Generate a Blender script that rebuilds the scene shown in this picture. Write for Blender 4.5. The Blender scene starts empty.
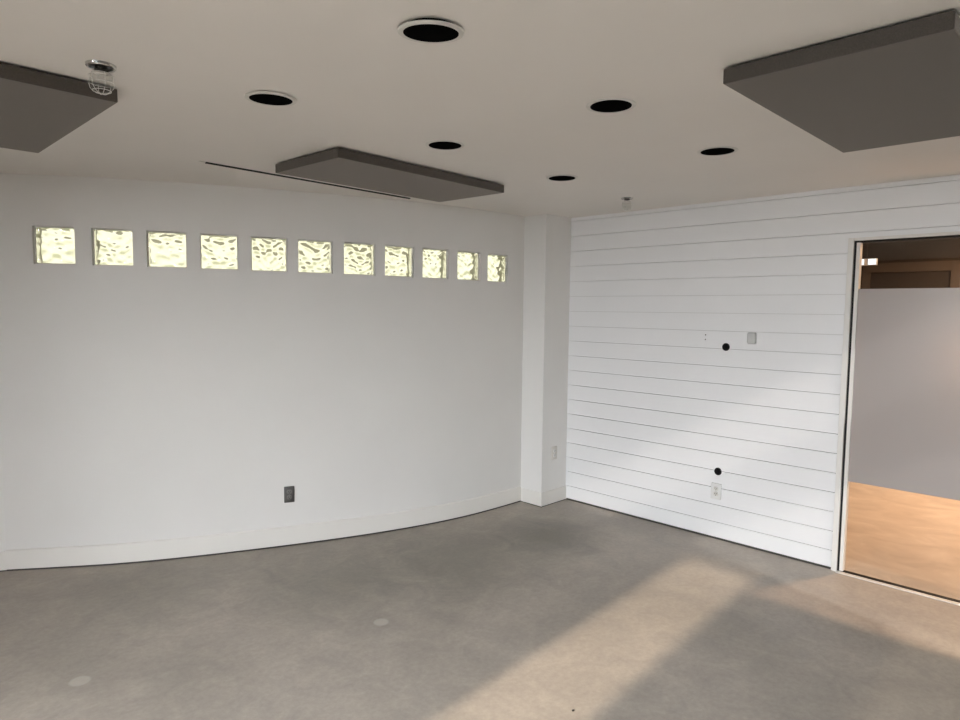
import bpy, bmesh, math, random
from mathutils import Vector, Matrix

random.seed(7)
sc = bpy.context.scene
col = sc.collection
PI = math.pi
H = 2.453            # ceiling height
XW = 4.565           # shiplap wall plane
S = 0.1275           # board spacing

# ------------------------------------------------------------------ materials
def mat(name, base=(0.8, 0.8, 0.8), rough=0.6, metal=0.0, spec=0.5):
    m = bpy.data.materials.new(name)
    m.use_nodes = True
    b = m.node_tree.nodes['Principled BSDF']
    b.inputs['Base Color'].default_value = (*base, 1)
    b.inputs['Roughness'].default_value = rough
    b.inputs['Metallic'].default_value = metal
    b.inputs['Specular IOR Level'].default_value = spec
    return m

def N(m, kind, **kw):
    n = m.node_tree.nodes.new(kind)
    for k, v in kw.items():
        setattr(n, k, v)
    return n

def L(m, a, b):
    m.node_tree.links.new(a, b)

def bsdf(m):
    return m.node_tree.nodes['Principled BSDF']

def noise(m, scale, detail=4, rough=0.6, vec=None, dist=0.0):
    n = N(m, 'ShaderNodeTexNoise')
    n.inputs['Scale'].default_value = scale
    n.inputs['Detail'].default_value = detail
    n.inputs['Roughness'].default_value = rough
    n.inputs['Distortion'].default_value = dist
    if vec is not None:
        L(m, vec, n.inputs['Vector'])
    return n

def ramp(m, src, stops):
    r = N(m, 'ShaderNodeValToRGB')
    el = r.color_ramp.elements
    while len(el) < len(stops):
        el.new(0.5)
    for e, (p, c) in zip(el, stops):
        e.position = p
        e.color = (*c, 1) if len(c) == 3 else c
    L(m, src, r.inputs['Fac'])
    return r

def mixc(m, fac, a, b, mode='MIX'):
    n = N(m, 'ShaderNodeMix', data_type='RGBA', blend_type=mode)
    if isinstance(fac, (int, float)):
        n.inputs[0].default_value = fac
    else:
        L(m, fac, n.inputs[0])
    for v, i in ((a, 6), (b, 7)):
        if isinstance(v, tuple):
            n.inputs[i].default_value = (*v, 1)
        else:
            L(m, v, n.inputs[i])
    return n.outputs[2]

def add_bump(m, scale, strength, dist=0.002, detail=5):
    tc = N(m, 'ShaderNodeTexCoord')
    n = noise(m, scale, detail, 0.6, tc.outputs['Object'])
    bp = N(m, 'ShaderNodeBump')
    bp.inputs['Strength'].default_value = strength
    bp.inputs['Distance'].default_value = dist
    L(m, n.outputs['Fac'], bp.inputs['Height'])
    L(m, bp.outputs['Normal'], bsdf(m).inputs['Normal'])
    return tc, n

def paint(name, c1, c2, rough=0.55, bs=90, bstr=0.12):
    m = mat(name, c1, rough)
    tc, _ = add_bump(m, bs, bstr)
    n = noise(m, 1.7, 4, 0.55, tc.outputs['Object'])
    r = ramp(m, n.outputs['Fac'], [(0.35, c1), (0.7, c2)])
    L(m, r.outputs['Color'], bsdf(m).inputs['Base Color'])
    return m

M_wall = paint('wall_paint', (0.805, 0.79, 0.768), (0.83, 0.815, 0.793))
M_back = paint('bounce_cutting_grey', (0.11, 0.11, 0.11), (0.13, 0.13, 0.13))  # for unseen walls, made dark to cut bounced light
M_ship = paint('shiplap_paint', (0.87, 0.865, 0.87), (0.895, 0.89, 0.895), 0.5, 60, 0.10)
M_gap = mat('shaded_gap', (0.72, 0.71, 0.70), 0.8, spec=0.2)  # groove backing coloured darker to stand in for shade in the gaps
M_ceil = paint('ceiling_paint', (0.86, 0.828, 0.79), (0.88, 0.848, 0.81), 0.8, 120, 0.10)
M_trim = paint('trim_paint', (0.795, 0.77, 0.73), (0.815, 0.79, 0.75), 0.42, 40, 0.05)
M_black = mat('black_void', (0.006, 0.006, 0.006), 0.9, spec=0.1)
M_rubber = mat('black_rubber', (0.006, 0.006, 0.006), 0.6, spec=0.3)
M_ring = mat('white_ring', (0.74, 0.72, 0.68), 0.45)
M_plate = mat('white_plastic', (0.80, 0.79, 0.77), 0.35)
M_beige = mat('ivory_plastic', (0.72, 0.69, 0.64), 0.35)
M_grey_plastic = mat('grey_plastic', (0.58, 0.58, 0.57), 0.45)
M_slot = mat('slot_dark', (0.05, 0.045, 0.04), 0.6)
M_chrome = mat('chrome', (0.62, 0.61, 0.59), 0.18, 1.0)
M_wire = mat('wire_metal', (0.80, 0.79, 0.76), 0.35, 0.35)
M_dark = mat('dark_socket', (0.03, 0.028, 0.025), 0.5)
M_steel = mat('steel_plate', (0.15, 0.145, 0.14), 0.4, 0.6)
M_steel_dark = mat('grey_receptacle', (0.21, 0.20, 0.19), 0.45)
M_alu = mat('aluminium', (0.80, 0.77, 0.72), 0.35, 0.35)
M_track = mat('black_track', (0.01, 0.01, 0.01), 0.5)

def felt():
    m = mat('grey_felt', (0.1, 0.1, 0.1), 0.95, spec=0.15)
    tc, n = add_bump(m, 420, 0.5, 0.002)
    n2 = noise(m, 260, 3, 0.7, tc.outputs['Object'])
    r = ramp(m, n2.outputs['Fac'], [(0.3, (0.070, 0.061, 0.054)), (0.7, (0.105, 0.092, 0.081))])
    L(m, r.outputs['Color'], bsdf(m).inputs['Base Color'])
    bsdf(m).inputs['Sheen Weight'].default_value = 0.55
    bsdf(m).inputs['Sheen Roughness'].default_value = 0.45
    bsdf(m).inputs['Sheen Tint'].default_value = (1, 0.92, 0.85, 1)
    return m
M_felt = felt()

def concrete():
    m = mat('concrete', (0.25, 0.24, 0.21), 0.5, spec=0.35)
    tc = N(m, 'ShaderNodeTexCoord')
    o = tc.outputs['Object']
    n1 = noise(m, 0.9, 5, 0.55, o, 0.6)
    n2 = noise(m, 4.5, 6, 0.65, o, 0.8)
    n3 = noise(m, 34, 6, 0.75, o)
    a = ramp(m, n1.outputs['Fac'], [(0.30, (0.315, 0.283, 0.250)), (0.70, (0.42, 0.376, 0.331))])
    b = ramp(m, n2.outputs['Fac'], [(0.30, (0.86, 0.855, 0.85)), (0.70, (1.12, 1.11, 1.09))])
    c = ramp(m, n3.outputs['Fac'], [(0.30, (0.88, 0.88, 0.88)), (0.72, (1.11, 1.11, 1.10))])
    x = mixc(m, 1.0, a.outputs['Color'], b.outputs['Color'], 'MULTIPLY')
    x = mixc(m, 1.0, x, c.outputs['Color'], 'MULTIPLY')
    # soft stains, enlarged to paint in the dim far light, and two small round filler patches that belong to the slab
    sep = N(m, 'ShaderNodeSeparateXYZ'); L(m, o, sep.inputs[0])
    def spot(cx, cy, r0, r1, amount):
        v = N(m, 'ShaderNodeVectorMath', operation='DISTANCE')
        comb = N(m, 'ShaderNodeCombineXYZ')
        L(m, sep.outputs[0], comb.inputs[0]); L(m, sep.outputs[1], comb.inputs[1])
        L(m, comb.outputs[0], v.inputs[0]); v.inputs[1].default_value = (cx, cy, 0)
        w = N(m, 'ShaderNodeMath', operation='MULTIPLY_ADD')
        L(m, n2.outputs['Fac'], w.inputs[0]); w.inputs[1].default_value = r1 * 0.5; w.inputs[2].default_value = -r1 * 0.25
        ad = N(m, 'ShaderNodeMath', operation='ADD')
        L(m, v.outputs['Value'], ad.inputs[0]); L(m, w.outputs[0], ad.inputs[1])
        mr = N(m, 'ShaderNodeMapRange', interpolation_type='SMOOTHSTEP')
        L(m, ad.outputs[0], mr.inputs[0])
        mr.inputs[1].default_value = r0; mr.inputs[2].default_value = r1
        mr.inputs[3].default_value = amount; mr.inputs[4].default_value = 0
        return mr.outputs[0]
    for cx, cy, r0, r1, amt in ((2.026, 2.744, 0.030, 0.045, 0.55), (0.732, 3.222, 0.032, 0.048, 0.45)):
        x = mixc(m, spot(cx, cy, r0, r1, amt), x, (0.56, 0.53, 0.48))
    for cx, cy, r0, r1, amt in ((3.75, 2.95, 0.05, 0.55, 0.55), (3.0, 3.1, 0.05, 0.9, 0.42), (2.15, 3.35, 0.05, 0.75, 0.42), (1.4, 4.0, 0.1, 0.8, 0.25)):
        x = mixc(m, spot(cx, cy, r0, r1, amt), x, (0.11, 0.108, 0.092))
    L(m, x, bsdf(m).inputs['Base Color'])
    rr = ramp(m, n2.outputs['Fac'], [(0.3, (0.42,) * 3), (0.7, (0.58,) * 3)])
    L(m, rr.outputs['Color'], bsdf(m).inputs['Roughness'])
    bp = N(m, 'ShaderNodeBump'); bp.inputs['Strength'].default_value = 0.12; bp.inputs['Distance'].default_value = 0.002
    L(m, n3.outputs['Fac'], bp.inputs['Height']); L(m, bp.outputs['Normal'], bsdf(m).inputs['Normal'])
    return m
M_floor = concrete()

def hall_floor():
    m = mat('hall_concrete', (0.5, 0.4, 0.3), 0.42, spec=0.4)
    tc = N(m, 'ShaderNodeTexCoord')
    mp = N(m, 'ShaderNodeMapping'); mp.inputs['Scale'].default_value = (1.5, 1.0, 1)
    L(m, tc.outputs['Object'], mp.inputs['Vector'])
    n = noise(m, 2.6, 7, 0.65, mp.outputs['Vector'], 0.9)
    r = ramp(m, n.outputs['Fac'], [(0.3, (0.44, 0.38, 0.33)), (0.55, (0.56, 0.49, 0.43)), (0.75, (0.66, 0.60, 0.54))])
    L(m, r.outputs['Color'], bsdf(m).inputs['Base Color'])
    return m
M_hall_floor = hall_floor()
M_brown = paint('hall_brown', (0.026, 0.018, 0.012), (0.032, 0.023, 0.016), 0.6)
M_brown_trim = paint('hall_brown_trim', (0.065, 0.052, 0.042), (0.075, 0.06, 0.05), 0.5)
M_brown_dark = paint('hall_dark', (0.022, 0.016, 0.012), (0.027, 0.02, 0.016), 0.6)

def schlick(m):          # reflectance of a thin glass sheet, the same from both of its faces
    lw = N(m, 'ShaderNodeLayerWeight'); lw.inputs[0].default_value = 0.5
    p = N(m, 'ShaderNodeMath', operation='POWER'); p.inputs[1].default_value = 5.0
    L(m, lw.outputs['Facing'], p.inputs[0])
    q = N(m, 'ShaderNodeMath', operation='MULTIPLY_ADD'); q.inputs[1].default_value = 0.9; q.inputs[2].default_value = 0.035
    L(m, p.outputs[0], q.inputs[0])
    return q.outputs[0]

def clear_glass():
    m = bpy.data.materials.new('clear_glass'); m.use_nodes = True
    nt = m.node_tree; nt.nodes.clear()
    out = N(m, 'ShaderNodeOutputMaterial')
    t = N(m, 'ShaderNodeBsdfTransparent'); t.inputs[0].default_value = (0.96, 0.97, 0.96, 1)
    g = N(m, 'ShaderNodeBsdfGlossy'); g.inputs['Roughness'].default_value = 0.02
    mx = N(m, 'ShaderNodeMixShader')
    L(m, schlick(m), mx.inputs[0]); L(m, t.outputs[0], mx.inputs[1]); L(m, g.outputs[0], mx.inputs[2])
    L(m, mx.outputs[0], out.inputs[0])
    return m
M_glass = clear_glass()
M_tint = clear_glass(); M_tint.name = 'sun_dimming_glass'
M_tint.node_tree.nodes['Transparent BSDF'].inputs[0].default_value = (0.50, 0.52, 0.53, 1)

def frosted():
    m = bpy.data.materials.new('frosted_film'); m.use_nodes = True
    nt = m.node_tree; nt.nodes.clear()
    out = N(m, 'ShaderNodeOutputMaterial')
    d = N(m, 'ShaderNodeBsdfDiffuse'); d.inputs[0].default_value = (0.31, 0.31, 0.315, 1)
    t = N(m, 'ShaderNodeBsdfTranslucent'); t.inputs[0].default_value = (0.80, 0.74, 0.70, 1)
    g = N(m, 'ShaderNodeBsdfGlossy'); g.inputs['Roughness'].default_value = 0.35
    mx = N(m, 'ShaderNodeMixShader'); mx.inputs[0].default_value = 0.11
    m2 = N(m, 'ShaderNodeMixShader'); m2.inputs[0].default_value = 0.05
    L(m, d.outputs[0], mx.inputs[1]); L(m, t.outputs[0], mx.inputs[2])
    L(m, mx.outputs[0], m2.inputs[1]); L(m, g.outputs[0], m2.inputs[2])
    L(m, m2.outputs[0], out.inputs[0])
    return m
M_film = frosted()

def block_glass():
    m = bpy.data.materials.new('glass_block_glass'); m.use_nodes = True
    nt = m.node_tree; nt.nodes.clear()
    out = N(m, 'ShaderNodeOutputMaterial')
    g = N(m, 'ShaderNodeBsdfGlass'); g.inputs['IOR'].default_value = 1.45; g.inputs['Roughness'].default_value = 0.03
    g.inputs['Color'].default_value = (0.985, 0.985, 0.955, 1)
    t = N(m, 'ShaderNodeBsdfTranslucent'); t.inputs[0].default_value = (0.9, 0.89, 0.76, 1)
    mx = N(m, 'ShaderNodeMixShader'); mx.inputs[0].default_value = 0.22
    L(m, g.outputs[0], mx.inputs[1]); L(m, t.outputs[0], mx.inputs[2]); L(m, mx.outputs[0], out.inputs[0])
    return m
M_block = block_glass()
M_mortar = paint('mortar', (0.82, 0.80, 0.73), (0.85, 0.83, 0.76), 0.6)

def jar_glass():
    m = bpy.data.materials.new('jar_glass'); m.use_nodes = True
    nt = m.node_tree; nt.nodes.clear()
    out = N(m, 'ShaderNodeOutputMaterial')
    t = N(m, 'ShaderNodeBsdfTransparent'); t.inputs[0].default_value = (0.93, 0.93, 0.92, 1)
    g = N(m, 'ShaderNodeBsdfGlossy'); g.inputs['Roughness'].default_value = 0.05
    mx = N(m, 'ShaderNodeMixShader')
    L(m, schlick(m), mx.inputs[0]); L(m, t.outputs[0], mx.inputs[1]); L(m, g.outputs[0], mx.inputs[2])
    L(m, mx.outputs[0], out.inputs[0])
    return m
M_jar = jar_glass()

def emit(name, c, s):
    m = bpy.data.materials.new(name); m.use_nodes = True
    nt = m.node_tree; nt.nodes.clear()
    out = N(m, 'ShaderNodeOutputMaterial'); e = N(m, 'ShaderNodeEmission')
    e.inputs[0].default_value = (*c, 1); e.inputs[1].default_value = s
    L(m, e.outputs[0], out.inputs[0])
    return m

# ------------------------------------------------------------------ mesh helpers
def box(bm, x0, x1, y0, y1, z0, z1):
    r = bmesh.ops.create_cube(bm, size=1)
    for v in r['verts']:
        v.co = Vector(((x0 + x1) / 2 + v.co.x * (x1 - x0), (y0 + y1) / 2 + v.co.y * (y1 - y0), (z0 + z1) / 2 + v.co.z * (z1 - z0)))
    return r['verts']

def lathe(bm, prof, seg=32, c=(0, 0, 0), close=False):
    """prof: list of (r, z) turned about the z axis through c."""
    rings = []
    for r, z in prof:
        if r < 1e-6:
            rings.append([bm.verts.new((c[0], c[1], c[2] + z))])
        else:
            rings.append([bm.verts.new((c[0] + r * math.cos(2 * PI * i / seg), c[1] + r * math.sin(2 * PI * i / seg), c[2] + z)) for i in range(seg)])
    pairs = list(zip(rings, rings[1:]))
    if close:
        pairs.append((rings[-1], rings[0]))
    for a, b in pairs:
        for i in range(seg):
            j = (i + 1) % seg
            if len(a) == 1 and len(b) == 1:
                continue
            if len(a) == 1:
                bm.faces.new((a[0], b[j], b[i]))
            elif len(b) == 1:
                bm.faces.new((a[i], a[j], b[0]))
            else:
                bm.faces.new((a[i], a[j], b[j], b[i]))

def tube(bm, pts, r, seg=6, closed=False):
    pts = [Vector(p) for p in pts]
    n = len(pts); rings = []
    for i, p in enumerate(pts):
        if closed:
            t = (pts[(i + 1) % n] - pts[i - 1]).normalized()
        else:
            t = (pts[min(i + 1, n - 1)] - pts[max(i - 1, 0)]).normalized()
        up = Vector((0, 0, 1)) if abs(t.z) < 0.9 else Vector((1, 0, 0))
        a = t.cross(up).normalized(); b = t.cross(a)
        rings.append([bm.verts.new(p + a * r * math.cos(2 * PI * k / seg) + b * r * math.sin(2 * PI * k / seg)) for k in range(seg)])
    pr = list(zip(rings, rings[1:]))
    if closed:
        pr.append((rings[-1], rings[0]))
    for A, B in pr:
        for k in range(seg):
            j = (k + 1) % seg
            bm.faces.new((A[k], A[j], B[j], B[k]))
    if not closed:
        bm.faces.new(rings[0][::-1]); bm.faces.new(rings[-1])

def rrect(bm, w, h, r, y0, y1, cx=0, cz=0, n=5):
    """rounded rectangle in x-z, extruded y0 (wall) -> y1 (front)"""
    pts = []
    for sx, sz, a0 in ((1, 1, 0), (-1, 1, PI / 2), (-1, -1, PI), (1, -1, 3 * PI / 2)):
        for k in range(n + 1):
            a = a0 + PI / 2 * k / n
            pts.append((cx + sx * (w / 2 - r) + r * math.cos(a), cz + sz * (h / 2 - r) + r * math.sin(a)))
    A = [bm.verts.new((x, y0, z)) for x, z in pts]
    k = min(abs(y1 - y0) * 0.5, r * 0.8) ; sgn = 1 if y1 > y0 else -1
    B = [bm.verts.new((x, y1 - sgn * k * 0.5, z)) for x, z in pts]
    C = [bm.verts.new((cx + (x - cx) * (1 - k * 0.7 / (w / 2)), y1, cz + (z - cz) * (1 - k * 0.7 / (h / 2)))) for x, z in pts]
    m = len(pts)
    for P, Q in ((A, B), (B, C)):
        for i in range(m):
            j = (i + 1) % m
            bm.faces.new((P[i], P[j], Q[j], Q[i]))
    bm.faces.new(C); bm.faces.new(A[::-1])

def obj(name, bm, m, parent=None, smooth=False, bevel=0.0):
    bmesh.ops.recalc_face_normals(bm, faces=bm.faces)
    me = bpy.data.meshes.new(name)
    bm.to_mesh(me); bm.free()
    me.materials.append(m)
    if smooth:
        for p in me.polygons:
            p.use_smooth = True
        me.set_sharp_from_angle(angle=math.radians(35))
    o = bpy.data.objects.new(name, me)
    col.objects.link(o)
    if parent is not None:
        o.parent = parent
    if bevel:
        b = o.modifiers.new('bevel', 'BEVEL'); b.width = bevel; b.segments = 2; b.limit_method = 'ANGLE'
    return o

def tag(o, label, cat, group=None):
    o['label'] = label; o['category'] = cat
    if group:
        o['group'] = group
    return o

def struct(name, bm, m, smooth=False, bevel=0.0):
    o = obj(name, bm, m, None, smooth, bevel)
    o['kind'] = 'structure'
    return o

def thing(name, label, cat, loc=(0, 0, 0), rz=0.0, group=None):
    o = bpy.data.objects.new(name, None); col.objects.link(o)
    o.location = loc; o.rotation_euler = (0, 0, rz); o.empty_display_size = 0.05
    return tag(o, label, cat, group)

# ------------------------------------------------------------------ the curved wall's plan
FX = [0.736, 0.979, 1.264, 1.565, 1.894, 2.249, 2.632, 3.063, 3.583, 4.205]
FY = [4.905, 4.736, 4.548, 4.386, 4.234, 4.085, 3.942, 3.812, 3.715, 3.690]
def spline(xs, ys):      # natural cubic spline
    n = len(xs); h = [xs[i + 1] - xs[i] for i in range(n - 1)]
    al = [0] * n; l = [1] * n; mu = [0] * n; z = [0] * n
    for i in range(1, n - 1):
        al[i] = 3 / h[i] * (ys[i + 1] - ys[i]) - 3 / h[i - 1] * (ys[i] - ys[i - 1])
        l[i] = 2 * (xs[i + 1] - xs[i - 1]) - h[i - 1] * mu[i - 1]; mu[i] = h[i] / l[i]; z[i] = (al[i] - h[i - 1] * z[i - 1]) / l[i]
    c = [0] * n; b = [0] * n; d = [0] * n
    for j in range(n - 2, -1, -1):
        c[j] = z[j] - mu[j] * c[j + 1]
        b[j] = (ys[j + 1] - ys[j]) / h[j] - h[j] * (c[j + 1] + 2 * c[j]) / 3
        d[j] = (c[j + 1] - c[j]) / (3 * h[j])
    def f(x):
        i = max(0, min(n - 2, max([k for k in range(n - 1) if xs[k] <= x] or [0])))
        t = x - xs[i]
        return ys[i] + b[i] * t + c[i] * t * t + d[i] * t ** 3
    return f
curve_y = spline(FX, FY)
X0, X1 = 0.736, 4.24
def cpt(x, off=0.0):      # a point of the wall, moved off outward (away from the room)
    e = 0.12
    t = Vector((2 * e, curve_y(min(x + e, 4.205)) - curve_y(max(x - e, X0)), 0))
    t.x = min(x + e, 4.205) - max(x - e, X0)
    t.normalize()
    n = Vector((-t.y, t.x, 0))
    p = Vector((x, curve_y(min(x, 4.205)), 0))
    return p + n * off
BLK = [(0.919, 1.112), (1.192, 1.392), (1.462, 1.671), (1.741, 1.955), (2.027, 2.244), (2.309, 2.529),
       (2.605, 2.824), (2.893, 3.115), (3.185, 3.410), (3.490, 3.722), (3.797, 4.034)]
def blk_z(i):
    t = i / 10
    return 1.916 - 0.026 * t, 2.146 - 0.032 * t
WALL_OFF = 0.013          # plaster sits behind the baseboard's face

def build_curved_wall():
    bm = bmesh.new()
    cuts = []
    xs = [X0]
    for a, b in BLK:
        xs += [a, b]
    xs.append(X1)
    cols = []             # (x, hole index or None for the strip right of it)
    for k in range(len(xs) - 1):
        hole = (k - 1) // 2 if k % 2 == 1 else None
        n = max(1, int(round((xs[k + 1] - xs[k]) / 0.06)))
        for q in range(n):
            cols.append((xs[k] + (xs[k + 1] - xs[k]) * q / n, hole))
    cols.append((xs[-1], None))
    def zrow(x):
        t = max(0, min(1, (x - 1.015) / (3.915 - 1.015)))
        return (0.0, 1.916 - 0.026 * t, 2.146 - 0.032 * t, H + 0.02)
    F, B = [], []
    for x, _ in cols:
        f = cpt(x, WALL_OFF); b = cpt(x, WALL_OFF + 0.14)
        F.append([bm.verts.new((f.x, f.y, z)) for z in zrow(x)])
        B.append([bm.verts.new((b.x, b.y, z)) for z in zrow(x)])
    for k in range(len(cols) - 1):
        for r in range(3):
            if r == 1 and cols[k][1] is not None:
                continue
            bm.faces.new((F[k][r], F[k + 1][r], F[k + 1][r + 1], F[k][r + 1]))
            bm.faces.new((B[k][r], B[k][r + 1], B[k + 1][r + 1], B[k + 1][r]))
        if cols[k][1] is not None:       # reveals of the opening
            for r in (1, 2):
                bm.faces.new((F[k][r], F[k + 1][r], B[k + 1][r], B[k][r]))
            if cols[k - 1][1] is None:
                bm.faces.new((F[k][1], F[k][2], B[k][2], B[k][1]))
            if cols[k + 1][1] is None:
                bm.faces.new((F[k + 1][1], F[k + 1][2], B[k + 1][2], B[k + 1][1]))
    return struct('wall_left', bm, M_wall, smooth=True)
build_curved_wall()

# straight continuation of that wall beyond the corner at the left edge
bm = bmesh.new()
cy = cpt(X0, WALL_OFF)
FAR_A = math.atan(-0.50)
def far_box(bm, x0, x1, y0, y1, z0, z1, org):     # x runs along the wall, measured from the corner; y outward
    M = Matrix.Translation((org.x, org.y, 0)) @ Matrix.Rotation(FAR_A, 4, 'Z')
    for v in box(bm, x0, x1, y0, y1, z0, z1):
        v.co = M @ v.co
far_box(bm, -3.2, 0.004, 0, 0.14, 0, H + 0.02, cy)
struct('wall_far', bm, M_wall)

def baseboard_curved():
    bm = bmesh.new()
    prof = [(0.013, 0.0), (0.0, 0.004), (0.0, 0.116), (0.002, 0.121), (0.006, 0.1245), (0.0135, 0.1265)]
    xs = [X0 + (4.222 - X0) * i / 60 for i in range(61)]
    rows = []
    for x in xs:
        hz = 1.0 + 0.05 * math.sin(PI * (x - X0) / 3.5)
        rows.append([bm.verts.new((*cpt(x, o).xy, z * hz + 0.007)) for o, z in prof])
    for a, b in zip(rows, rows[1:]):
        for i in range(len(prof) - 1):
            bm.faces.new((a[i], b[i], b[i + 1], a[i + 1]))
    o = struct('baseboard_left', bm, M_trim, smooth=True)
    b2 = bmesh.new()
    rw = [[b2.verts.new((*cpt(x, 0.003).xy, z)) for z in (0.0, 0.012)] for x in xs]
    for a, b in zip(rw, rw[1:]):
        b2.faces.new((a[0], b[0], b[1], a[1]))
    obj('gap_shade_strip', b2, M_slot, o)  # dark strip painting the shade under the curved baseboard
    return o
baseboard_curved()
bm = bmesh.new()
far_box(bm, -3.1, 0.004, 0, 0.013, 0.007, 0.126, cpt(X0))
bf = struct('baseboard_far', bm, M_trim, bevel=0.003)
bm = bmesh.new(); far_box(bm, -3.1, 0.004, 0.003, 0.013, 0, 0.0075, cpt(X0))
obj('gap_shade_strip', bm, M_slot, bf)  # dark strip for the shade below this baseboard

# ------------------------------------------------------------------ pillar in the corner
PX, PY = 4.222, 3.460
bm = bmesh.new(); box(bm, PX + 0.008, XW + 0.03, PY + 0.008, 3.85, 0, H + 0.02)
struct('wall_corner', bm, M_wall, bevel=0.003)
bm = bmesh.new()
box(bm, PX, XW, PY, PY + 0.0085, 0.007, 0.122)
box(bm, PX, PX + 0.0085, PY + 0.0085, 3.76, 0.007, 0.122)
bc = struct('baseboard_corner', bm, M_trim)
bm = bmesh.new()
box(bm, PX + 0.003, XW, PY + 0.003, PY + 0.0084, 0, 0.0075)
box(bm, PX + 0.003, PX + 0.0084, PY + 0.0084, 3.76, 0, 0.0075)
obj('gap_shade_strip', bm, M_slot, bc)  # dark strips for the shade below the pillar's baseboard

# ------------------------------------------------------------------ shiplap wall
DY0, DY1, DZ = 0.20, 1.300, 2.134         # rough opening for the glass door
bm = bmesh.new()
YE = -0.40
g = 0.0018
for k in range(20):
    z0 = max(0.016, k * S + g); z1 = min(H + 0.01, (k + 1) * S - g)
    if z1 - z0 < 0.004:
        continue
    spans = [(DY1, PY + 0.02), (YE, DY0)] if z1 < DZ + 0.005 else [(YE, PY + 0.02)]
    if z0 < DZ < z1:
        for a, b in ((DY1, PY + 0.02), (YE, DY0)):
            box(bm, XW, XW + 0.02, a, b, z0, DZ)
        box(bm, XW, XW + 0.02, YE, PY + 0.02, DZ, z1)
        continue
    for a, b in spans:
        box(bm, XW, XW + 0.02, a, b, z0, z1)
for a, b, z0, z1 in ((DY1, 3.85, 0.0, H + 0.02), (YE, DY0, 0.0, H + 0.02), (DY0, DY1, DZ, H + 0.02)):
    box(bm, XW + 0.018, XW + 0.11, a, b, z0, z1)
ship = struct('wall_right', bm, M_ship)
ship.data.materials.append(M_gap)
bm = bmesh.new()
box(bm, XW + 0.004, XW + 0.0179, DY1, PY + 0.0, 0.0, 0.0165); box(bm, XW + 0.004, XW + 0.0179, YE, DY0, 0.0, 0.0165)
obj('gap_shade_strip', bm, M_slot, ship)  # dark strips painting the shade line at the foot of the boards
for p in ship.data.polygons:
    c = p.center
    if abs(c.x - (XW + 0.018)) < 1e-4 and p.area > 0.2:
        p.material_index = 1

# ------------------------------------------------------------------ floor and ceiling
bm = bmesh.new(); box(bm, -2.15, XW + 0.03, -2.15, 6.7, -0.08, 0.0)
struct('floor', bm, M_floor)

CANS = [(1.254, 1.460), (1.236, 2.363), (2.178, 1.476), (2.154, 2.401), (3.144, 2.463), (3.138, 1.501)]
RIN = 0.0785
def build_ceiling():
    bm = bmesh.new()
    edges = []
    def loop(pts):
        vs = [bm.verts.new((x, y, H)) for x, y in pts]
        for i in range(len(vs)):
            edges.append(bm.edges.new((vs[i], vs[(i + 1) % len(vs)])))
    loop([(-2.15, -2.15), (3.05, -2.15), (3.05, -0.4), (XW + 0.11, -0.4), (XW + 0.11, 6.7), (-2.15, 6.7)])
    for cx, cyy in CANS:
        loop([(cx + 0.080 * math.cos(2 * PI * i / 40), cyy + 0.080 * math.sin(2 * PI * i / 40)) for i in range(40)])
    bmesh.ops.triangle_fill(bm, edges=edges, use_beauty=True)
    # keep the triangles that lie in the ceiling (none over a hole)
    kill = [f for f in bm.faces if any((f.calc_center_median().xy - Vector(c)).length < 0.079 and all((v.co.xy - Vector(c)).length < 0.082 for v in f.verts) for c in CANS)]
    bmesh.ops.delete(bm, geom=kill, context='FACES_ONLY')
    return struct('ceiling', bm, M_ceil)
build_ceiling()
# slab above, so that no daylight leaks in round the cans
bm = bmesh.new(); box(bm, -2.15, 3.05, -2.15, 6.7, H + 0.2, H + 0.3); box(bm, 3.05, XW + 0.11, -0.4, 6.7, H + 0.2, H + 0.3)
struct('roof', bm, M_ceil)

# ------------------------------------------------------------------ window walls behind the camera
def wall_boxes(name, boxes, m=M_wall):
    bm = bmesh.new()
    for b in boxes:
        box(bm, *b)
    return struct(name, bm, m)
WX = -2.0
HEAD = 2.25
ZT = H + 0.2
# west wall: a wide window, a pier and a narrow sidelight
wall_boxes('wall_window', [
    (WX - 0.12, WX, -2.15, -1.92, 0, ZT),
    (WX - 0.12, WX, 0.45, 1.246, 0, ZT),
    (WX - 0.12, WX, 1.722, 6.7, 0, ZT),
    (WX - 0.12, WX, -1.92, 0.45, HEAD, ZT),
    (WX - 0.12, WX, 1.246, 1.722, HEAD, ZT),
], M_back)
bm = bmesh.new(); box(bm, WX - 0.07, WX - 0.06, -1.92, 0.45, 0, HEAD)
struct('window_1', bm, M_tint)  # unseen tinted pane, added to weaken the sun on the floor
# south wall of the main room; unseen jog added to shape the light bands
wall_boxes('wall_back', [(WX - 0.12, 3.05, -2.15, -2.0, 0, ZT)], M_back)
wall_boxes('wall_light_jog', [
    (2.95, 3.05, -2.0, -0.34, 0, ZT),
    (2.95, 3.42, -0.40, -0.34, 0, ZT),
    (3.42, XW + 0.02, -0.40, -0.34, 2.425, ZT),
    (3.42, XW + 0.02, -0.40, -0.34, 1.544, 1.934),
], M_back)

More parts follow.
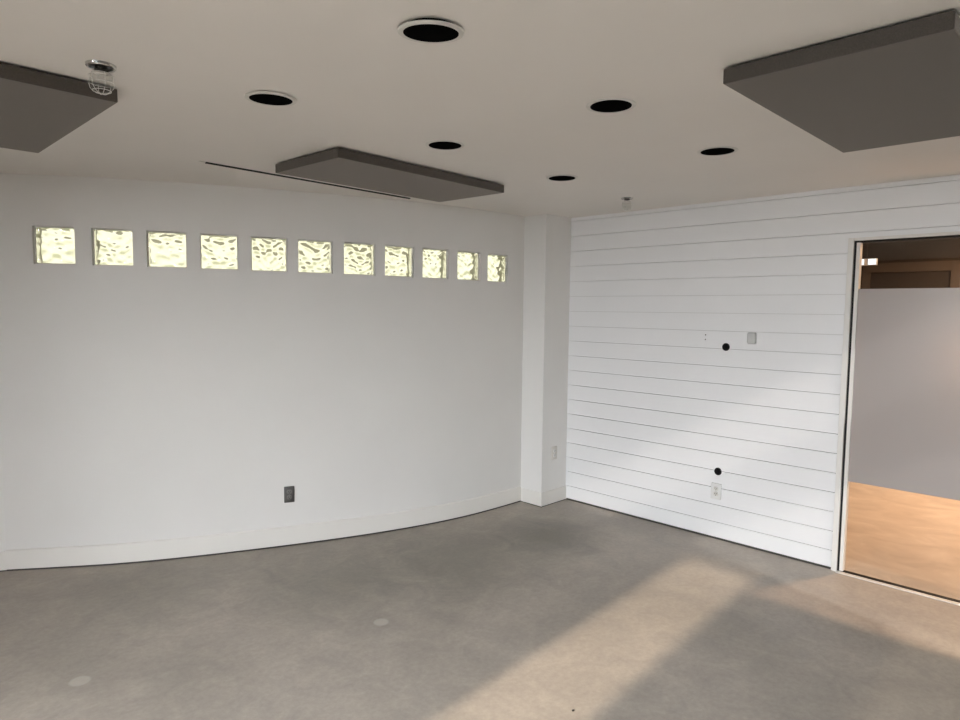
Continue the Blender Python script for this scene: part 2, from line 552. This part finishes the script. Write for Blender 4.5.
# ------------------------------------------------------------------ glass door in the right wall
door = bpy.data.objects.new('door_1', None); col.objects.link(door); door['kind'] = 'structure'
door['label'] = 'frameless glass door with a frosted middle band in the shiplap wall'
bm = bmesh.new()
box(bm, XW - 0.014, XW + 0.11, 1.268, 1.300, 0.0, 2.134)
box(bm, XW - 0.014, XW + 0.11, DY0, 1.268, 2.116, 2.134)
obj('casing', bm, M_trim, door, bevel=0.002)
bm = bmesh.new()
box(bm, XW + 0.004, XW + 0.10, 1.254, 1.268, 0.0, 2.116)
box(bm, XW + 0.004, XW + 0.10, DY0, 1.254, 2.104, 2.116)
box(bm, XW - 0.002, XW + 0.03, DY0, 1.257, 0.0, 0.009)
obj('gasket', bm, M_rubber, door)
bm = bmesh.new(); box(bm, XW - 0.002, XW + 0.045, 1.233, 1.254, 0.009, 2.104)
obj('jamb_channel', bm, M_trim, door, bevel=0.001)
bm = bmesh.new(); box(bm, XW - 0.036, XW - 0.002, DY0, 1.266, 0.0, 0.006)
obj('threshold', bm, M_alu, door, bevel=0.002)
bm = bmesh.new(); box(bm, XW + 0.010, XW + 0.020, DY0, 1.236, 0.009, 2.106)
obj('glass_pane', bm, M_glass, door)
bm = bmesh.new()
vs = [bm.verts.new((XW + 0.0085, y, z)) for y, z in ((DY0, 0.598), (1.2355, 0.598), (1.2355, 1.818), (DY0, 1.818))]
bm.faces.new(vs)
obj('frosted_film', bm, M_film, door)

# ------------------------------------------------------------------ the hall beyond the glass
HX = 8.3
bm = bmesh.new(); box(bm, XW + 0.03, HX + 0.1, -3.0, 2.7, -0.08, 0.0)
struct('floor_hall', bm, M_hall_floor)
bm = bmesh.new(); box(bm, XW + 0.11, HX + 0.1, -3.0, 2.7, 2.62, 2.72)
struct('ceiling_hall', bm, M_brown)
wall_boxes('wall_hall', [(HX, HX + 0.1, -3.0, 2.7, 0, 2.62), (XW + 0.11, HX, 2.6, 2.7, 0, 2.62), (XW + 0.11, HX, -3.1, -3.0, 0, 2.62),
                         (XW + 0.02, XW + 0.11, -3.0, -0.40, 0, 2.72), (XW + 0.05, XW + 0.11, -0.40, 3.85, H + 0.02, 2.72)], M_brown)
d2 = bpy.data.objects.new('door_2', None); col.objects.link(d2); d2['kind'] = 'structure'
bm = bmesh.new()
box(bm, HX - 0.03, HX, 1.30, 1.38, 0, 2.22); box(bm, HX - 0.03, HX, 2.12, 2.20, 0, 2.22); box(bm, HX - 0.03, HX, 1.38, 2.12, 2.12, 2.22)
obj('door_casing', bm, M_brown_trim, d2)
bm = bmesh.new(); box(bm, HX - 0.012, HX, 1.38, 2.12, 0.005, 2.12)
obj('door_leaf', bm, M_brown_dark, d2)

def hall_lamp(x, y, power, rad, label):
    t = thing('ceiling_lamp', label, 'lamp', (x, y, 2.62))
    bm = bmesh.new(); lathe(bm, [(0, 0), (rad + 0.02, 0), (rad + 0.02, -0.035), (rad + 0.008, -0.04), (rad + 0.004, -0.036), (0, -0.036)], 28)
    obj('housing', bm, M_plate, t, True)
    bm = bmesh.new(); lathe(bm, [(rad, -0.037), (rad * 0.8, -0.045), (0, -0.05)], 28)
    o = obj('lamp_diffuser', bm, emit('lamp_glow', (1.0, 0.62, 0.37), power), t, True)
    return t
hall_lamp(7.1, 0.15, 510, 0.20, 'warm round ceiling lamp in the brown hall behind the glass door')

t = thing('pendant_lamp', 'small warm globe pendant in the hall just behind the frosted glass', 'lamp', (XW + 0.19, 0.50, 1.45))
bm = bmesh.new(); bmesh.ops.create_uvsphere(bm, u_segments=20, v_segments=12, radius=0.05)
obj('globe', bm, emit('globe_glow', (1.0, 0.58, 0.33), 85), t, True)
bm = bmesh.new(); lathe(bm, [(0.022, 0.044), (0.022, 0.085), (0.008, 0.095), (0, 0.095)], 20)
obj('lamp_holder', bm, M_dark, t, True)
bm = bmesh.new(); tube(bm, [(0, 0, 0.09), (0, 0, 2.62 - 1.45)], 0.004, 8)
obj('cord', bm, M_dark, t, True)

# ------------------------------------------------------------------ glass blocks
ORD = ['leftmost', 'second from the left', 'third from the left', 'fourth from the left', 'fifth from the left', 'middle, sixth from either end',
       'fifth from the pillar', 'fourth from the pillar', 'third from the pillar', 'second from the pillar', 'the one nearest the pillar']
def glass_block(i):
    xa, xb = BLK[i]; z0, z1 = blk_z(i)
    a = cpt(xa, WALL_OFF); b = cpt(xb, WALL_OFF)
    c = (a + b) / 2; t = (b - a).normalized()
    w = (b - a).length - 0.002; h = z1 - z0 - 0.002
    root = thing('glass_block', f'wavy backlit glass block in the curved wall, {ORD[i]} of eleven', 'glass block',
                 (c.x, c.y, (z0 + z1) / 2), math.atan2(t.y, t.x), 'row of glass blocks in the curved wall')
    # local axes: x along the wall, y outward, z up
    inset = 0.028; th = 0.075; rim = 0.0055
    bm = bmesh.new()
    for (x0_, x1_, q0, q1) in ((-w / 2, -w / 2 + rim, -h / 2, h / 2), (w / 2 - rim, w / 2, -h / 2, h / 2), (-w / 2 + rim, w / 2 - rim, -h / 2, -h / 2 + rim), (-w / 2 + rim, w / 2 - rim, h / 2 - rim, h / 2)):
        box(bm, x0_, x1_, inset - 0.004, inset + th, q0, q1)
    obj('mortar_joint', bm, M_mortar, root)
    bm = bmesh.new()
    n = 40; gw = w - 2 * rim - 0.0012; gh = h - 2 * rim - 0.0012
    rr = random.Random(100 + i)
    ph = [rr.uniform(0, 6.28) for _ in range(8)]
    m1, m2 = rr.uniform(0.8, 1.2), rr.uniform(0.8, 1.2)
    def wave(u, v):        # u, v in -1..1: flowing ripples, roughly mirrored about the middle
        au = abs(u) + 0.10 * math.sin(3 * v + ph[0])
        s = math.sin(10.0 * m1 * (au * 0.8 + v * 0.55) + 1.6 * math.sin(3.1 * v + ph[1]) + ph[2])
        s += 0.7 * math.sin(12.0 * m2 * (v - 0.55 * au) + 1.3 * math.sin(4.0 * u + ph[3]) + ph[4])
        s += 0.45 * math.sin(13 * u + 5 * v + ph[5]) * math.sin(11 * v - 4 * u + ph[6])
        return s
    front, back = [], []
    for q in range(n + 1):
        rf, rb = [], []
        for p in range(n + 1):
            u = -1 + 2 * p / n; v = -1 + 2 * q / n
            edge = min(1.0, (1 - max(abs(u), abs(v))) / 0.12)
            rf.append(bm.verts.new((u * gw / 2, inset - 0.0021 * wave(u, v) * edge, v * gh / 2)))
            rb.append(bm.verts.new((u * gw / 2, inset + th - 0.004 - 0.0012 * wave(-v, u) * edge, v * gh / 2)))
        front.append(rf); back.append(rb)
    for q in range(n):
        for p in range(n):
            bm.faces.new((front[q][p], front[q][p + 1], front[q + 1][p + 1], front[q + 1][p]))
            bm.faces.new((back[q][p], back[q + 1][p], back[q + 1][p + 1], back[q][p + 1]))
    for k in range(n):
        bm.faces.new((front[0][k], back[0][k], back[0][k + 1], front[0][k + 1]))
        bm.faces.new((front[n][k], front[n][k + 1], back[n][k + 1], back[n][k]))
        bm.faces.new((front[k][0], front[k + 1][0], back[k + 1][0], back[k][0]))
        bm.faces.new((front[k][n], back[k][n], back[k + 1][n], front[k + 1][n]))
    obj('wavy_glass', bm, M_block, root, True)
for i in range(11):
    glass_block(i)

# ------------------------------------------------------------------ recessed ceiling openings
CAN_LABEL = ['large open black recessed ceiling can nearest the camera, its white ring hanging loose',
             'open recessed ceiling can with a lifted white ring, left of the others',
             'open recessed ceiling can right of centre with a thin flush white ring',
             'open recessed ceiling can just in front of the far grey acoustic panel',
             'open recessed ceiling can farthest back, nearest the corner pillar',
             'open recessed ceiling can at the right, beside the large right acoustic panel']
DROP = [0.017, 0.008, 0.0035, 0.003, 0.005, 0.003]
for (cx, cyy), lab, dr in zip(CANS, CAN_LABEL, DROP):
    t = thing('recessed_ceiling_can', lab, 'recessed ceiling can', (cx, cyy, H), 0, 'six open recessed cans in the ceiling')
    if dr > 0.006:          # the loose rings hang down on the side towards the camera
        un = Vector((-cx, -cyy, 0)).normalized(); k = -(un.cross(Vector((0, 0, 1))))
        t.rotation_euler = Matrix.Rotation(dr / 0.19, 3, k).to_euler()
        t.location.z = H - dr * 0.5 + 0.003
        dr = 0.004
    bm = bmesh.new()
    lathe(bm, [(RIN, -dr), (RIN + 0.0004, 0.19), (0, 0.19)], 40)
    obj('housing', bm, M_black, t, True)
    bm = bmesh.new()
    ro = 0.0945
    lathe(bm, [(RIN + 0.001, 0.002), (RIN + 0.0006, -dr), (ro - 0.003, -dr - 0.0005), (ro, -dr + 0.0015), (ro, 0.002), (RIN + 0.001, 0.002)], 48)
    obj('trim_ring', bm, M_ring, t, True)

# ------------------------------------------------------------------ acoustic panels
def panel(label, cx, cyy, w, d, rz):
    bm = bmesh.new(); box(bm, -w / 2, w / 2, -d / 2, d / 2, 0, 0.048)
    o = obj('ceiling_acoustic_panel', bm, M_felt, None, bevel=0.004)
    o.location = (cx, cyy, 2.397); o.rotation_euler = (0, 0, rz)
    tag(o, label, 'acoustic panel', 'grey felt acoustic panels on the ceiling')
    # mounting clips between the panel and the ceiling
    for sx in (-1, 1):
        for sy in (-1, 1):
            b2 = bmesh.new(); box(b2, -0.02, 0.02, -0.02, 0.02, 0.048, H - 2.397)
            k = obj('mounting_clip', b2, M_dark, o); k.location = (sx * (w / 2 - 0.09), sy * (d / 2 - 0.09), 0)
    return o
panel('grey felt ceiling panel at the left edge, behind the caged jar light', 0.478, 3.222, 0.610, 1.160, 0.012)
panel('grey felt ceiling panel in the middle, long side along the far glass block wall', 2.421, 3.112, 1.250, 0.582, 0.047)
panel('large near grey felt ceiling panel at the upper right, above the glass door', 2.708, 0.684, 1.252, 0.612, 0.006)

# thin black strip on the ceiling behind the middle panel
a = Vector((1.515, 3.643)); b = Vector((2.999, 3.714)); mid = (a + b) / 2; ln = (b - a).length
t = thing('ceiling_track', 'thin black track line on the ceiling behind the middle grey panel', 'ceiling track', (mid.x, mid.y, H), math.atan2(b.y - a.y, b.x - a.x))
bm = bmesh.new(); box(bm, -ln / 2, ln / 2, -0.006, 0.006, -0.008, 0)
obj('track_strip', bm, M_track, t, bevel=0.001)
bm = bmesh.new(); box(bm, -ln / 2 - 0.035, -ln / 2, -0.007, 0.007, -0.004, 0)
obj('end_cap', bm, M_ring, t, bevel=0.001)

# ------------------------------------------------------------------ caged jar lights
def jar_light(x, y, label, k=1.0):
    t = thing('jar_ceiling_light', label, 'ceiling light', (x, y, H), 0, 'caged glass jar lights on the ceiling')
    bm = bmesh.new()
    lathe(bm, [(0.0365, -0.002), (0.0385, -0.010), (0.0435, -0.0110), (0.047, -0.008), (0.0485, 0.0)], 40)
    obj('canopy', bm, M_chrome, t, True)
    bm = bmesh.new()
    lathe(bm, [(0.0385, -0.0005), (0.037, -0.004), (0.019, -0.005), (0.019, -0.016), (0.014, -0.018), (0, -0.018)], 28)
    obj('socket', bm, M_dark, t, True)
    bm = bmesh.new()
    lathe(bm, [(0.021, -0.012), (0.0225, -0.024), (0.031, -0.029), (0.0355, -0.040), (0.0360, -0.066), (0.0335, -0.078), (0.026, -0.088), (0.014, -0.0935), (0, -0.095)], 32)
    obj('glass_jar', bm, M_jar, t, True)
    bm = bmesh.new()
    for r, z in ((0.0245, -0.0275), (0.0395, -0.040), (0.0400, -0.062), (0.0295, -0.0885)):
        tube(bm, [(r * math.cos(2 * PI * i / 28), r * math.sin(2 * PI * i / 28), z) for i in range(28)], 0.0011, 6, True)
    for q in range(6):
        a = PI / 6 + q * PI / 3
        tube(bm, [(r * math.cos(a), r * math.sin(a), z) for r, z in ((0.0245, -0.0275), (0.036, -0.032), (0.0395, -0.040), (0.0400, -0.066), (0.037, -0.079), (0.0295, -0.0885), (0.016, -0.0965), (0.002, -0.099))], 0.0011, 6)
    obj('wire_cage', bm, M_wire, t, True)
    t.scale = (k, k, k)
    return t
jar_light(0.684, 2.452, 'caged clear glass jar light hanging in front of the left acoustic panel', 0.94)
jar_light(4.010, 2.565, 'small far caged glass jar light on the ceiling near the shiplap wall', 0.88)

# ------------------------------------------------------------------ wall fittings
# local axes: x to the side, -y out of the wall, z up
def outlet(name, label, loc, rz, mp, mr, group='electrical outlets', w=0.071, h=0.115):
    t = thing(name, label, 'outlet', loc, rz, group)
    bm = bmesh.new(); rrect(bm, w, h, 0.005, 0.0, -0.006)
    obj('cover_plate', bm, mp, t, True)
    for s in (1, -1):
        bm = bmesh.new(); rrect(bm, 0.034, 0.029, 0.0105, -0.004, -0.0085, 0, s * 0.0195)
        r = obj('receptacle', bm, mr, t, True)
        bm = bmesh.new()
        for dx, hh in ((-0.0064, 0.0085), (0.0064, 0.007)):
            box(bm, dx - 0.0016, dx + 0.0016, -0.0092, -0.008, s * 0.0195 + 0.003 - hh / 2, s * 0.0195 + 0.003 + hh / 2)
        box(bm, -0.0025, 0.0025, -0.0092, -0.008, s * 0.0195 - 0.0105, s * 0.0195 - 0.0055)
        obj('slots', bm, M_slot, r)
    bm = bmesh.new(); rrect(bm, 0.006, 0.006, 0.0028, -0.005, -0.0075)
    obj('screw', bm, mr, t, True)
    return t
c = cpt(2.237, WALL_OFF); e = cpt(2.287, WALL_OFF) - cpt(2.187, WALL_OFF)
outlet('outlet', 'dark grey metal outlet low on the curved white wall', (c.x, c.y, 0.366), math.atan2(e.y, e.x), M_steel, M_steel_dark, w=0.070, h=0.114)
outlet('outlet', 'white outlet on the shiplap wall under the lower black cable hole', (XW, 2.094, 0.357), -PI / 2, M_plate, M_beige, w=0.076, h=0.118)
outlet('outlet', 'ivory outlet low on the side of the corner pillar', (4.392, PY + 0.008, 0.441), 0, M_beige, M_plate)

def grommet(loc, label):
    t = thing('cable_grommet', label, 'cable hole', loc, -PI / 2, 'black cable holes in the shiplap wall')
    bm = bmesh.new()
    lathe(bm, [(0.0205, 0.0005), (0.0215, 0.004), (0.0255, 0.004), (0.0275, 0.0025), (0.0280, 0.0)], 36)
    bmesh.ops.rotate(bm, verts=bm.verts, cent=(0, 0, 0), matrix=Matrix.Rotation(PI / 2, 3, 'X'))
    obj('rim', bm, M_rubber, t, True)
    bm = bmesh.new(); lathe(bm, [(0.0210, 0.0012), (0, 0.0012)], 32)
    bmesh.ops.rotate(bm, verts=bm.verts, cent=(0, 0, 0), matrix=Matrix.Rotation(PI / 2, 3, 'X'))
    obj('opening', bm, M_black, t)
    return t
grommet((XW, 2.064, 1.416), 'upper black round cable hole in the shiplap wall beside the small grey box')
grommet((XW, 2.087, 0.505), 'lower black round cable hole in the shiplap wall just above the white outlet')

t = thing('thermostat', 'small grey wall box high on the shiplap wall right of the black cable hole', 'thermostat', (XW, 1.879, 1.486), -PI / 2)
bm = bmesh.new(); rrect(bm, 0.062, 0.082, 0.010, 0.0, -0.006)
obj('back_plate', bm, M_grey_plastic, t, True)
bm = bmesh.new(); rrect(bm, 0.054, 0.074, 0.010, -0.005, -0.024)
obj('cover', bm, M_grey_plastic, t, True)

for dz, lab in ((0.017, 'upper tiny dark screw hole in the shiplap wall left of the black cable hole'), (-0.017, 'lower tiny dark screw hole in the shiplap wall left of the black cable hole')):
    bm = bmesh.new(); lathe(bm, [(0, 0.0006), (0.0035, 0.0006), (0.0045, 0.0002)], 14)
    bmesh.ops.rotate(bm, verts=bm.verts, cent=(0, 0, 0), matrix=Matrix.Rotation(PI / 2, 3, 'X'))
    o = obj('screw_hole_socket', bm, M_slot); o.location = (XW, 2.221, 1.481 + dz); o.rotation_euler = (0, 0, -PI / 2)
    tag(o, lab, 'screw hole', 'screw holes in the shiplap wall')

# a crumb on the lit strip of floor
bm = bmesh.new(); bmesh.ops.create_icosphere(bm, subdivisions=1, radius=0.006)
for v in bm.verts:
    v.co.x *= 1.4 + random.uniform(-.3, .3); v.co.z = max(-0.003, v.co.z * 0.6)
o = obj('floor_crumb', bm, M_dark); o.location = (2.135, 1.559, 0.003)
tag(o, 'tiny dark crumb on the sunlit strip of concrete floor', 'crumb')

# small glowing white box seen through the clear top of the glass door
t = thing('white_ceiling_light', 'small bright white light in the dark hall, seen above the frosted band', 'light', (HX - 0.6, 2.02, 2.20), -PI / 2)
bm = bmesh.new(); box(bm, -0.10, 0.10, 0.0, 0.03, -0.035, 0.035)
obj('housing', bm, M_plate, t, bevel=0.004)
bm = bmesh.new(); box(bm, -0.092, -0.02, -0.004, 0.0, -0.028, 0.028)
Mg = emit('cool_glow', (0.9, 0.95, 1.0), 1.8)
obj('glow_face', bm, Mg, t)
bm = bmesh.new(); box(bm, 0.02, 0.092, -0.004, 0.0, -0.028, 0.028)
obj('glow_face', bm, Mg, t)
bm = bmesh.new(); tube(bm, [(0, 0.015, 0.03), (0, 0.015, 0.42)], 0.008, 8)
obj('stem', bm, M_dark, t)

# ------------------------------------------------------------------ daylight
w = bpy.data.worlds.new('World'); sc.world = w; w.use_nodes = True
nt = w.node_tree
bg = nt.nodes['Background']
tc = nt.nodes.new('ShaderNodeTexCoord'); sep = nt.nodes.new('ShaderNodeSeparateXYZ')
nt.links.new(tc.outputs['Generated'], sep.inputs[0])
rp = nt.nodes.new('ShaderNodeValToRGB')
mr = nt.nodes.new('ShaderNodeMapRange'); mr.inputs[1].default_value = -0.5; mr.inputs[2].default_value = 0.7
nt.links.new(sep.outputs[2], mr.inputs[0]); nt.links.new(mr.outputs[0], rp.inputs['Fac'])
el = rp.color_ramp.elements
el[0].position = 0.0; el[0].color = (0.32, 0.32, 0.20, 1)
el[1].position = 1.0; el[1].color = (0.80, 0.92, 1.0, 1)
for pos, c in ((0.36, (0.52, 0.52, 0.34, 1)), (0.47, (0.95, 0.92, 0.70, 1)), (0.7, (1.0, 0.99, 0.90, 1))):
    e = el.new(pos); e.color = c
nt.links.new(rp.outputs['Color'], bg.inputs['Color'])
my = nt.nodes.new('ShaderNodeMapRange'); my.interpolation_type = 'SMOOTHSTEP'
my.inputs[1].default_value = 0.0; my.inputs[2].default_value = 0.5; my.inputs[3].default_value = 0.5; my.inputs[4].default_value = 2.1
nt.links.new(sep.outputs[1], my.inputs[0]); nt.links.new(my.outputs[0], bg.inputs['Strength'])
bg.inputs['Strength'].default_value = 1.6

def sun(name, d, strength, colr, angle):
    l = bpy.data.lights.new(name, 'SUN'); l.energy = strength; l.color = colr; l.angle = math.radians(angle)
    o = bpy.data.objects.new(name, l); col.objects.link(o)
    o.rotation_euler = Vector(d).to_track_quat('-Z', 'Y').to_euler(); o.location = (-6, 0, 5)
    return o
sun('low_sun', (1.0, 0.055, -0.363), 6.0, (1.0, 0.80, 0.58), 1.3)
sun('band_sun', (0.3, 1.0, -0.60), 1.5, (1.0, 0.95, 0.90), 0.7)  # second sun, added to cast the slanted bands on the shiplap

def area(name, loc, d, sx, sy, power, colr):
    l = bpy.data.lights.new(name, 'AREA'); l.shape = 'RECTANGLE'; l.size = sx; l.size_y = sy; l.energy = power; l.color = colr
    o = bpy.data.objects.new(name, l); col.objects.link(o); o.location = loc
    o.rotation_euler = Vector(d).to_track_quat('-Z', 'Y').to_euler()
    return o
area('sky_daylight', (-5.2, 0.5, 4.2), (1, 0, 0), 10.0, 4.5, 17300, (0.955, 0.97, 1.0))

# ------------------------------------------------------------------ camera
f_px, pitch, roll, yaw, ch = 655.0, 0.077325, 0.010532, 0.786775, 1.6673
fw = Vector((math.sin(yaw) * math.cos(pitch), math.cos(yaw) * math.cos(pitch), -math.sin(pitch)))
r0 = Vector((math.cos(yaw), -math.sin(yaw), 0)); u0 = r0.cross(fw)
r = r0 * math.cos(roll) + u0 * math.sin(roll); u = -r0 * math.sin(roll) + u0 * math.cos(roll)
cam = bpy.data.cameras.new('Camera'); cam.sensor_width = 36; cam.lens = f_px / 960 * 36; cam.clip_start = 0.02
co = bpy.data.objects.new('Camera', cam); col.objects.link(co)
co.matrix_world = Matrix(((r.x, u.x, -fw.x, 0), (r.y, u.y, -fw.y, 0), (r.z, u.z, -fw.z, ch), (0, 0, 0, 1)))
sc.camera = co

sc.view_settings.view_transform = 'Standard'
sc.view_settings.look = 'None'
sc.view_settings.gamma = 1.0
sc.view_settings.use_curve_mapping = False
sc.view_settings.exposure = 0.0
sc.cycles.caustics_reflective = False
sc.cycles.caustics_refractive = False
sc.cycles.max_bounces = 12
sc.cycles.diffuse_bounces = 6
sc.cycles.transparent_max_bounces = 16
sc.cycles.sample_clamp_indirect = 6
sc.cycles.use_denoising = True
